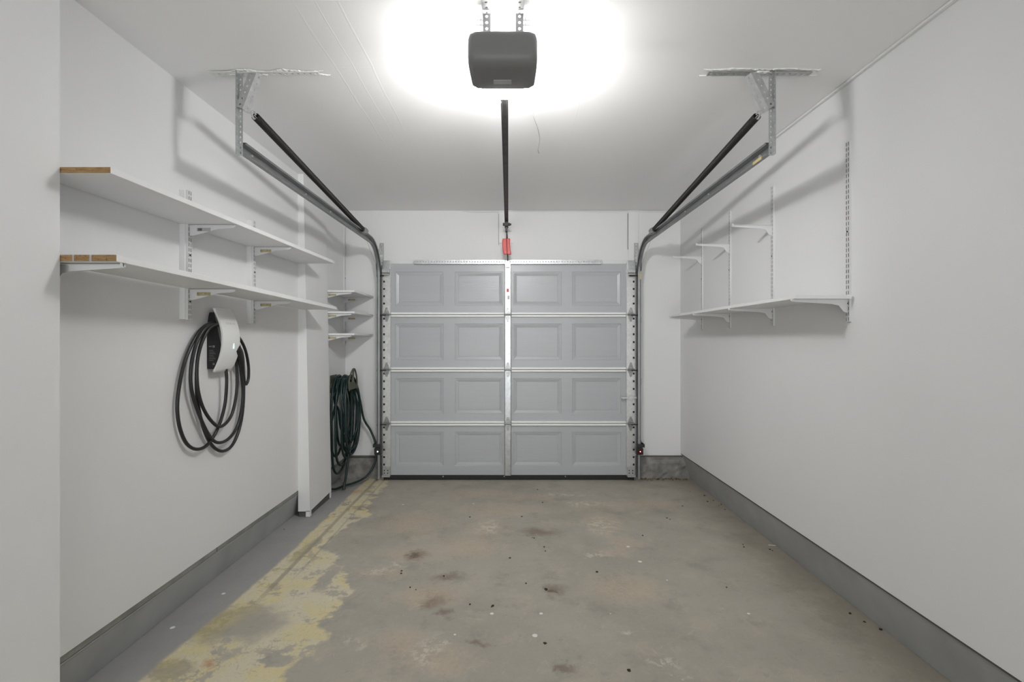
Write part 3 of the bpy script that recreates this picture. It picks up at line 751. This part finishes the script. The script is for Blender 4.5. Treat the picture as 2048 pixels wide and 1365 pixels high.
# ------------------------------------------------------------------ photo eyes
def eye(x, led, label):
    s_ = -1 if x < 0 else 1
    r = empty('safety_sensor', (x, 4.49, .30), label, 'sensor')
    MB().box(x - .032, x + .032, 4.462, 4.506, .272, .336).build('sensor_case', 'black', r, bevel=.006)
    xe = x + s_ * .052
    MB().box(*sorted((x - s_ * .020, xe)), 4.490, 4.494, .336, .366).box(*sorted((xe - s_ * .003, xe)), 4.490, YB - .018, .336, .366).build('bracket', 'dark_metal', r)
    MB().cyl((x + .002, 4.463, .304), (x + .002, 4.459, .304), .0042, 10).build('indicator', led, r)
    if led == 'led_red':
        MB().cyl((x + .002, 4.4635, .304), (x + .002, 4.461, .304), .019, 20).build('sensor_eye', mat('dark_red_eye', (.10, .004, .007), .2), r)
eye(-1.264, 'led_white', 'black safety sensor with a white light at the foot of the left track')
eye(1.203, 'led_red', 'black safety sensor with a red light at the foot of the right track')

# ------------------------------------------------------------------ shelf standards and brackets
def make_standard(wall, z0, z1, furring, depth=.012):
    """wall: -1 left (faces +x), +1 right (faces -x); built at y = 0 with its back on x = 0"""
    s = -wall; r = empty('shelf_standard', (0, 0, 0)); x = 0
    if furring:
        q = MB(); a, c = sorted((0, s * furring)); q.box(a, c, -.019, .019, z0 + .002, z1); q.build('wood_strip', 'shelf', r, bevel=.001); x = s * furring
    n = int((z1 - z0) / .0254); dz = (z1 - z0) / n; q = MB()
    q.plate((x + s * depth, -.0135, z0), (0, 1, 0), (0, 0, 1), 2, n, .0135, dz, lambda i, j: (.0026, .0088, False))
    for yy in (-.0135, .0135):
        q.face(range(len(q.v), len(q.v) + 4)); q.v += [Vector(p) for p in ((x, yy, z0), (x + s * depth, yy, z0), (x + s * depth, yy, z1), (x, yy, z1))]
    q.build('slotted_channel', 'bracket', r, solid=.0012, weld=True)
    a, c = sorted((x + s * .0012, x + s * .004)); MB().box(a, c, -.012, .012, z0, z1).build('slot_shade', 'dark_metal', r)  # dark sheet imitating the shade inside the hollow channel
    for z in (z0 + .09, (z0 + z1) / 2): MB().cyl((x + s * (depth + .0005), 0, z), (x + s * (depth + .003), 0, z), .0042, 10).build('screw', 'dark_metal', r)
    return r
def make_bracket(wall, length=.245, root_h=.052, curved=False, lab=None):
    s = -wall; r = empty('shelf_bracket', (0, 0, 0)); h = root_h
    if curved: poly = [(0, 0), (length, 0), (length + .006, .004), (length + .006, -.010), (length * .9, -.013), (length * .30, -.022), (length * .16, -.030), (.022, -.058), (0, -h - .012)]
    else: poly = [(0, 0), (length, 0), (length + .004, -.006), (length * .97, -.013), (length * .62, -.020), (.02, -h), (0, -h)]
    q = MB(); q.prism([(s * u, v) for u, v in poly], 'y', -.0018, .0018); q.build('bracket_arm', 'bracket', r)
    a, c = sorted((s * .0, s * length)); q = MB(); q.box(a, c, -.008, .008, -.0025, 0)
    if curved: 
        a, c = sorted((s * length, s * (length + .006))); q.box(a, c, -.008, .008, -.006, .006)
    q.build('top_flange', 'bracket', r)
    if lab:
        q = MB(); a, c = sorted((s * .038, s * .105)); q.box(a, c, -.0026, -.0018, -.031, -.014); o = q.build('paper_label', lab, r); o['label'] = 'aged paper label'
        if lab == 'label':
            q = MB()
            for k in range(9): a, c = sorted((s * (.044 + k * .0022), s * (.0452 + k * .0022))); q.box(a, c, -.0030, -.0025, -.0285, -.0165)
            o2 = q.build('barcode', 'black', o); o['label'] = 'white barcode label'
    return r
def place(o, x, y, z=0, ry=0, label=None, cat=None, group=None):
    o.location = (x, y, z); o.rotation_euler[1] = ry
    tag(o, label, cat, group); return o
G1 = 'slotted standards on the left wall'
sl = make_standard(-1, 1.452, 2.090, .028)
place(sl, XL, 2.345, 0, 0, 'white slotted standard behind the two long left shelves, just left of the car charger', 'shelf standard', G1)
place(copy_tree(sl), XL, 2.935, 0, 0, 'white slotted standard behind the two long left shelves, just right of the car charger', 'shelf standard', G1)
place(copy_tree(sl), XL, 1.634, 0, 0, 'white slotted standard behind the near end of the two long left shelves', 'shelf standard', G1)
# left shelves
def shelf_left(x0, x1, y0, z0, y1, z1, t, label, splices):
    q = MB(); b = [(x0, y0, z0), (x1, y0, z0), (x1, y1, z1), (x0, y1, z1)]
    q.hexa([(p[0], p[1], p[2]) for p in b] + [(p[0], p[1], p[2] + t) for p in b])
    q.mi[2] = 1
    r = q.build('wall_shelf', ['shelf', 'wood'], None, bevel=.0015)
    tag(r, label, 'shelf', 'long shelves on the left wall')
    if splices:
        for x, wd in splices: MB().box(x, x + wd, y0 - .0015, y0 + .004, z0 + .001, z0 + t - .001).build('splice_mark', 'label', r)
    return r
T1 = shelf_left(XL + .002, -1.354, 1.602, 1.915, 3.617, 1.935, .021, 'upper long white shelf on the left wall with a bare brown wood end', None)
T2 = shelf_left(XL + .032, -1.334, 1.602, 1.617, 3.617, 1.584, .023, 'lower long white shelf on the left wall with a spliced bare wood end', [(-1.482, .006), (-1.424, .007)])
GB = 'brackets under the long left shelves'
XB = XL + .028 + .010
b1 = make_bracket(-1, .225, .052, False, 'label'); place(b1, XB, 2.345, 1.920, 0, 'white bracket with a barcode label under the upper long shelf, nearer one', 'shelf bracket', GB)
b2 = make_bracket(-1, .225, .052, False, 'brown_label'); place(b2, XB, 2.935, 1.926, 0, 'white bracket with a yellowed label under the upper long shelf, farther one', 'shelf bracket', GB)
place(copy_tree(b2), XB, 2.345, 1.602, 0, 'white bracket with a yellowed label under the lower long shelf, above the charger cable', 'shelf bracket', GB)
place(copy_tree(b2), XB, 2.935, 1.592, 0, 'white bracket with a yellowed label under the lower long shelf, right of the charger', 'shelf bracket', GB)
b3 = make_bracket(-1, .245, .05, True); place(b3, XB, 1.640, 1.612, 0, 'curved white bracket under the bare wood end of the lower long shelf', 'shelf bracket', GB)

# right wall
G2 = 'slotted standards on the right wall'
sr = make_standard(1, 1.441, 2.322, 0, .0095)
nm = ['nearest', 'second nearest', 'third nearest', 'farthest']
for k, y in enumerate((2.318, 2.992, 3.580, 4.105)):
    o = sr if k == 0 else copy_tree(sr)
    place(o, XR, y, 0, 0, ['tall white slotted standard at the near end of the right shelf', 'slotted standard on the right wall carrying the nearest bare bracket', 'slotted standard on the right wall carrying the middle bare bracket', 'slotted standard on the right wall carrying the bare bracket nearest the garage door'][k], 'shelf standard', G2)
q = MB(); q.hexa([(1.362, 2.285, 1.551), (XR - .012, 2.285, 1.551), (XR - .012, 4.14, 1.551), (1.372, 4.14, 1.551), (1.362, 2.285, 1.569), (XR - .012, 2.285, 1.569), (XR - .012, 4.14, 1.569), (1.372, 4.14, 1.569)])
tag(q.build('wall_shelf', 'shelf', None, bevel=.0015), 'single long white shelf on the right wall', 'shelf')
XBR = XR - .010
c1 = make_bracket(1, .268, .055, True)
GR = 'brackets under the right shelf'
for k, y in enumerate((2.318, 2.992, 3.580, 4.105)):
    o = c1 if k == 0 else copy_tree(c1)
    place(o, XBR, y, 1.5505, 0, ['curved white bracket under the near end of the right shelf', 'white bracket under the right shelf, second from its near end', 'white bracket under the right shelf, third from its near end', 'white bracket under the far tip of the right shelf'][k], 'shelf bracket', GR)
c2 = make_bracket(1, .245, .055, True)
for k, y in enumerate((2.992, 3.580, 4.105)):
    o = c2 if k == 0 else copy_tree(c2)
    place(o, XBR, y, 2.077, 0, ['bare white bracket with no shelf on the right wall, nearest of three', 'bare white bracket with no shelf on the right wall, middle of three', 'bare white bracket with no shelf on the right wall, nearest the garage door'][k], 'shelf bracket', 'bare brackets on the right wall')

# corner nook shelves
sn = make_standard(-1, 1.30, ZC - .01, 0, .012)
place(sn, XL, 4.605, 0, 0, 'white slotted standard in the corner behind the three small shelves', 'shelf standard')
sn2 = make_standard(-1, 1.30, 1.80, 0, .012)
place(sn2, XL, 4.095, 0, 0, 'short white slotted standard beside the pilaster behind the small shelves', 'shelf standard')
n1 = make_bracket(-1, .235, .05, False, 'brown_label')
first = True
for k, z in enumerate((1.765, 1.583, 1.394)):
    w_ = ['top', 'middle', 'bottom'][k]
    q = MB().box(XL + .004, -1.352, 4.075, YB - .010, z, z + .016)
    tag(q.build('corner_shelf', 'shelf', None, bevel=.0015), f'small white corner shelf left of the garage door, {w_} of three', 'shelf', 'small shelves in the back left corner')
    for j, y in enumerate((4.095, 4.59)):
        o = n1 if first else copy_tree(n1); first = False
        place(o, XL + .010, y, z - .0005, 0, f'white bracket under the {w_} small corner shelf, ' + ('near the pilaster' if j == 0 else 'near the garage door'), 'shelf bracket', 'brackets under the small corner shelves')

# ------------------------------------------------------------------ wall charger
YCc, ZCc = 2.607, 1.352
ch = empty('car_charger', (XL, YCc, ZCc), 'white and black electric car charger on the left wall with its cable coiled', 'charger')
def rrect(hw, hh, r, n=6):
    out = []
    for cx_, cz_, a0 in ((hw - r, hh - r, 0), (-hw + r, hh - r, 90), (-hw + r, -hh + r, 180), (hw - r, -hh + r, 270)):
        for k in range(n + 1):
            a = radians(a0 + 90 * k / n); out.append((cx_ + r * cos(a), cz_ + r * sin(a)))
    return out
def cover_x(u, v): return -1.533 - .050 * (v / .173) ** 2 - .004 * (u / .078) ** 2
out = rrect(.0775, .1725, .012)
o2 = []
for i, p in enumerate(out):
    q_ = out[(i + 1) % len(out)]; L = math.hypot(q_[0] - p[0], q_[1] - p[1]); k = max(1, int(L / .012))
    o2 += [(p[0] + (q_[0] - p[0]) * j / k, p[1] + (q_[1] - p[1]) * j / k) for j in range(k)]
out = o2; mb = MB(); rings = 10; n = len(out)
for k in range(rings + 1):
    f = 1 - k / rings * .999
    for u, v in out: mb.v.append(Vector((cover_x(u * f, v * f), YCc + u * f, ZCc + v * f)))
# denser in v: rebuild as grid clipped to outline is unnecessary; rings suffice
for k in range(rings):
    for i in range(n):
        j = (i + 1) % n; mb.face((k * n + i, k * n + j, (k + 1) * n + j, (k + 1) * n + i))
b = len(mb.v)
for u, v in out: mb.v.append(Vector((cover_x(u, v) - .004, YCc + u * 1.012, ZCc + v * 1.006)))
for u, v in out: mb.v.append(Vector((cover_x(u, v) - .011, YCc + u, ZCc + v)))
for i in range(n):
    j = (i + 1) % n; mb.face((i, b + i, b + j, j)); mb.face((b + i, b + n + i, b + n + j, b + j))
mb.face([b + n + i for i in range(n)])
o = sm(mb.build('front_cover', 'white_gloss', ch), 60); o['label'] = 'curved white front cover'
# black back housing: narrower at the top
mb = MB()
lv = [(-.155, .0700, -.030), (-.12, .0715, -.012), (-.05, .0720, 0), (.03, .0715, 0), (.09, .0690, -.004), (.13, .060, -.020), (.150, .052, -.034)]
for v, hw, dx in lv:
    xf = cover_x(0, v) - .0125; xbk = XL + .001
    mb.v += [Vector((xbk, YCc - hw, ZCc + v)), Vector((xbk, YCc + hw, ZCc + v)), Vector((xf, YCc + hw, ZCc + v)), Vector((xf, YCc - hw, ZCc + v))]
for i in range(len(lv) - 1):
    for k in range(4): j = (k + 1) % 4; mb.face((4 * i + k, 4 * i + j, 4 * i + 4 + j, 4 * i + 4 + k))
mb.face((0, 1, 2, 3)); k = 4 * (len(lv) - 1); mb.face((k, k + 1, k + 2, k + 3))
bh = mb.build('back_housing', 'black', ch, bevel=.004)
# print on the housing side
mb = MB()
yy = YCc - .0724
mb.box(XL + .012, XL + .028, yy, yy + .0015, ZCc - .037, ZCc - .031).box(XL + .032, XL + .044, yy, yy + .0015, ZCc - .040, ZCc - .028)
for k in range(7): mb.box(XL + .014, XL + .036 + .006 * (k % 3), yy, yy + .0012, ZCc - .056 - k * .009, ZCc - .0535 - k * .009)
mb.cyl((XL + .038, yy, ZCc - .128), (XL + .038, yy + .0015, ZCc - .128), .006, 12)
o = mb.build('rating_print', mat('grey_print', (.16, .16, .16), .5), bh)
# led bar
vz = -.032; mb = MB(); xx = cover_x(.01, vz); mb.box(xx - .001, xx + .0012, YCc + .012, YCc + .0155, ZCc + vz - .014, ZCc + vz + .014)
o = mb.build('status_light', 'led_green', ch, bevel=.001); o['label'] = 'glowing green status light'
# lettering
fc = bpy.data.curves.new('cover_lettering', 'FONT'); fc.body = 'T E S L A'; fc.size = .016; fc.align_x = 'CENTER'; fc.extrude = .0003; fc.space_character = 1.25
fo = bpy.data.objects.new('cover_lettering', fc); COL.objects.link(fo); fo.parent = ch
vz = .085
fm = bpy.data.meshes.new_from_object(fo); fm.materials.clear()
bpy.data.objects.remove(fo); fo = bpy.data.objects.new('cover_lettering', fm); COL.objects.link(fo); fo.parent = ch; fm.materials.append(mat('pale_grey_print', (.52, .52, .52), .4))
Rz = Matrix(((0, 0, 1), (1, 0, 0), (0, 1, 0))).to_4x4()      # text x -> +y, text y -> +z, facing +x
slope = math.atan(2 * .050 * vz / (.173 ** 2))
fo.matrix_local = Matrix.Translation(Vector((cover_x(0, vz) - XL + .0012, 0, vz))) @ Matrix.Rotation(-slope, 4, 'Y') @ Rz
# cable: traced as loops over the charger, hanging down the wall
def C(cx_, cy_, off): 
    px = 330 + cx_ / 3.69; py = 590 + cy_ / 3.69; x = XL + off; y = -x * F / (CX - px); return Vector((x, y, CAMZ + (CY - py) * y / F))
route = [(450, 548, .050), (455, 650, .050), (440, 820, .040), (390, 985, .032), (312, 1108, .030), (228, 1140, .028), (150, 1085, .024), (98, 930, .022), (96, 740, .022), (150, 480, .024), (250, 275, .030), (350, 205, .036),
         (445, 215, .040), (530, 330, .034), (572, 520, .030), (580, 760, .026), (556, 960, .024), (500, 1105, .024), (425, 1155, .024), (350, 1115, .022), (290, 1000, .022), (245, 820, .022), (232, 640, .026), (246, 440, .030), (295, 290, .040), (365, 215, .046),
         (455, 235, .050), (520, 350, .046), (560, 560, .040), (575, 740, .038), (550, 920, .036), (500, 1030, .036), (425, 1088, .038), (350, 1070, .036), (270, 930, .036), (200, 720, .034), (192, 540, .036), (240, 340, .044), (330, 225, .056),
         (450, 260, .058), (505, 400, .052), (530, 540, .048), (528, 720, .046), (490, 890, .046), (415, 972, .048), (345, 935, .048), (275, 820, .046), (238, 660, .044), (243, 460, .044), (300, 290, .056), (370, 220, .062),
         (470, 235, .058), (545, 315, .040), (590, 400, .034), (614, 510, .030), (616, 610, .030), (600, 660, .030), (585, 640, .032)]
pts = catmull([C(*p) for p in route], 7)
sm(MB().tube(pts, .0086, 10).build('charging_cable', 'cable', ch), 80)
# plug holstered on the far side
P0 = C(530, 395, .085); P1 = C(556, 470, .062); P2 = C(572, 560, .046); P3 = C(586, 652, .034)
sm(MB().tube(catmull([P0, P1, P2, P3], 6), [.020, .022, .024, .0245, .024, .023, .0215, .020, .0185, .017, .0155, .014, .0125, .0115, .0105, .010, .0095, .009, .009], 14).build('plug_handle', 'black', ch), 60)

# ------------------------------------------------------------------ hose and hanger in the nook
hh = empty('hose_hanger', (XL, 4.33, .98), 'olive green plastic hose hanger on the left wall below the small corner shelves', 'hose hanger')
yh, zh = 4.33, .955
q = MB(); n = 12
for i in range(n + 1):
    a = pi * i / n; y = yh + .085 * cos(a); z = zh - .03 + .055 * sin(a)
    for x, dz in ((XL + .004, .0), (-1.455, -.010)): q.v += [Vector((x, y, z + dz)), Vector((x, y * 1.0 - .007 * cos(a), z + dz - .007 * sin(a)))]
for i in range(n):
    a = 4 * i; c = a + 4; q.face((a, c, c + 2, a + 2)); q.face((a + 1, a + 3, c + 3, c + 1)); q.face((a + 2, c + 2, c + 3, a + 3)); q.face((a, a + 1, c + 1, c))
q.face((0, 2, 3, 1)); q.face((4 * n, 4 * n + 1, 4 * n + 3, 4 * n + 2)); q.build('saddle', 'olive', hh, solid=.004)
def arch(x, ht, hw, zc):
    pts = [Vector((x, yh - hw, zc - .055)), Vector((x - .002, yh - hw * 1.02, zc + .02)), Vector((x, yh - hw * .75, zc + ht * .6)), Vector((x + .004, yh - hw * .25, zc + ht * .96)), Vector((x + .004, yh + hw * .25, zc + ht * .96)), Vector((x, yh + hw * .75, zc + ht * .6)), Vector((x - .002, yh + hw * 1.02, zc + .02)), Vector((x, yh + hw, zc - .055))]
    return catmull(pts, 6)
q = MB(); q.tube(arch(-1.447, .135, .105, zh + .0), .0075, 8); sm(q.build('front_arch', 'olive', hh), 60)
q = MB(); q.tube([(-1.444, yh, zh + .128), (-1.449, yh, zh + .06), (-1.452, yh, zh + .015)], [.008, .010, .014], 8)
q.prism([(yh - .10, zh - .05), (yh + .10, zh - .05), (yh + .10, zh - .02), (yh + .04, zh + .02), (yh - .04, zh + .02), (yh - .10, zh - .02)], 'x', -1.456, -1.450); q.build('center_rib', 'olive', hh)
MB().box(XL + .001, XL + .006, yh - .08, yh + .08, zh - .08, zh + .08).build('wall_plate', 'olive', hh, bevel=.004)
# hose: one long coil draped over the saddle
rnd = random.Random(11); pts = []
loops = [ # x, half width in y, bottom z, y shift of the bottom
    (-1.605, .17, .30, -.03), (-1.595, .20, .14, .00), (-1.580, .15, .38, .02), (-1.562, .19, .22, -.02), (-1.545, .14, .33, .03), (-1.528, .20, .28, .0),
    (-1.510, .15, .42, .03), (-1.492, .19, .36, -.01), (-1.475, .17, .31, .02), (-1.500, .13, .47, .03)]
zt0 = zh + .042
for i, (x, hw, zb_, ys) in enumerate(loops):
    x2 = loops[(i + 1) % len(loops)][0]; ztop = zt0 + .016 * (i % 3)
    xo = lambda f: x + (x2 - x) * f
    bul = .05 * (.6 + .4 * rnd.random()) if x > -1.55 else .02
    pts += [(xo(0), yh, ztop), (xo(.1) + bul * .3, yh + hw * .62, ztop - .05), (xo(.2) + bul * .8, yh + hw * .98, ztop - .20), (xo(.32) + bul, yh + hw * 1.0 + ys * .5, (ztop + zb_) / 2), (xo(.42) + bul * .8, yh + hw * .75 + ys, zb_ + .10),
            (xo(.5) + bul * .5, yh + ys, zb_), (xo(.6) + bul * .6, yh - hw * .75 + ys, zb_ + .10), (xo(.7) + bul * .8, yh - hw * 1.0 + ys * .5, (ztop + zb_) / 2), (xo(.85) + bul * .5, yh - hw * .95, ztop - .20), (xo(.93) + bul * .2, yh - hw * .6, ztop - .05)]
pts = [(min(max(p[0], XL + .012), -1.30), min(p[1], YB - .025), max(p[2], .014)) for p in pts]
# tail hanging to the floor, and a loop reaching towards the door
tail = [(-1.49, yh, zt0 + .01), (-1.45, yh + .16, .83), (-1.42, yh + .22, .60), (-1.36, yh + .24, .48), (-1.305, yh + .23, .33), (-1.31, yh + .20, .18), (-1.37, yh + .16, .07), (-1.44, yh + .08, .035), (-1.52, yh - .02, .03), (-1.58, yh - .12, .03), (-1.60, yh - .20, .10), (-1.61, yh - .22, .4), (-1.56, yh - .15, .75), (-1.52, yh - .04, zt0 + .015), (-1.50, yh + .08, .93), (-1.49, yh + .09, .6), (-1.49, yh + .02, .35), (-1.50, yh - .04, .12), (-1.504, yh - .07, .045)]
hp = catmull(pts + tail, 6)
hs = empty('garden_hose', (XL + .08, yh, 0), 'dark green garden hose coiled over the hanger in the back left corner', 'hose')
sm(MB().tube(hp, .0102, 10).build('hose_tube', 'hose', hs), 80)
e = hp[-1]; MB().tube([e + Vector((0, .002, .03)), e + Vector((0, -.004, -.005)), e + Vector((0, -.01, -.032))], .0130, 12).build('hose_coupling', 'dark_metal', hs)

# ------------------------------------------------------------------ cables along the ceiling corner
rc = MB().obox((XR - .009, Y0, ZC - .0065), (XR - .009, YB - .02, ZC - .0065), .016, .011)
tag(rc.build('cable_raceway', 'wall_paint', None, bevel=.002), 'white cable channel along the ceiling corner of the right wall', 'cable channel')
mb = MB().tube(catmull([(XR - .03, YB - .06, ZC - .012), (1.48, YB - .012, ZC - .012), (1.3, YB - .010, ZC - .010), (.6, YB - .009, ZC - .009), (.1, YB - .010, ZC - .008), (-.1, YB - .010, ZC - .010), (-.30, YB - .009, ZC - .014), (-.42, YB - .008, ZC - .012), (-.465, YB - .008, ZC - .004), (-.485, YB - .008, ZC - .001)], 8), .004, 8)
tag(sm(mb.build('ceiling_cable', 'wall_paint'), 80), 'thin white painted cable along the top of the back wall', 'cable')

# ------------------------------------------------------------------ litter and grit
rnd = random.Random(5); mb = MB()
for i in range(150):
    x = rnd.uniform(1.25, 1.70); y = YB - .03 - abs(rnd.gauss(0, .028)); z = .002; L = rnd.uniform(.006, .022); a = rnd.uniform(0, pi); wd = rnd.uniform(.0015, .006)
    c = Vector((x, y, z + rnd.uniform(0, .012))); d = Vector((cos(a), sin(a) * .6, rnd.uniform(-.2, .5))) * L / 2
    mb.obox(c - d, c + d, wd, .0012)
tag(mb.build('leaf_litter', 'debris'), 'brown dry leaf litter on the floor in the back right corner', 'leaves', kind='stuff')
mb = MB()
def FP(px, py): y = 1283.4 / (py - 681); return (px - 1024) * y / 950, y
spots = [(1092, 1180), (1044, 1034), (1065, 1076), (1068, 1077), (802, 1148), (803, 1143), (832, 1181), (820, 1176), (888, 1153), (1052, 1168), (1409, 992), (1415, 1004), (1427, 1002), (1438, 1012), (1365, 1013), (1450, 1020), (1442, 1010), (1488, 1095), (1486, 1090), (1545, 1102), (1540, 1100), (1700, 1228), (1729, 1245), (1761, 1260), (1258, 1342), (568, 1060), (983, 1215), (985, 1213), (1285, 1072), (1334, 1037), (1340, 1040), (1380, 984), (1453, 1176), (940, 1035), (1075, 980), (1085, 1006), (1194, 1145), (1020, 1117), (1088, 1095), (1091, 1103), (940, 1210), (1090, 1288)]
for px, py in spots:
    x, y = FP(px, py); r = rnd.uniform(.004, .009)
    if (px, py) in ((1092, 1180), (1409, 992), (1415, 1004), (1258, 1342)): r = .011
    n = 7; poly = [(x + r * rnd.uniform(.5, 1.1) * cos(2 * pi * k / n), y + r * rnd.uniform(.5, 1.2) * sin(2 * pi * k / n)) for k in range(n)]
    mb.prism(poly, 'z', .0003, rnd.uniform(.002, .004))
tag(mb.build('floor_grit', 'grit'), 'dark crumbs of grit scattered over the garage floor', 'grit', kind='stuff')
x, y = FP(1544, 1092); tag(MB().obox((x - .022, y + .004, .003), (x + .022, y - .006, .003), .004, .003).build('wood_splinter', 'wall_paint'), 'small pale splinter lying on the floor near the right curb', 'splinter')
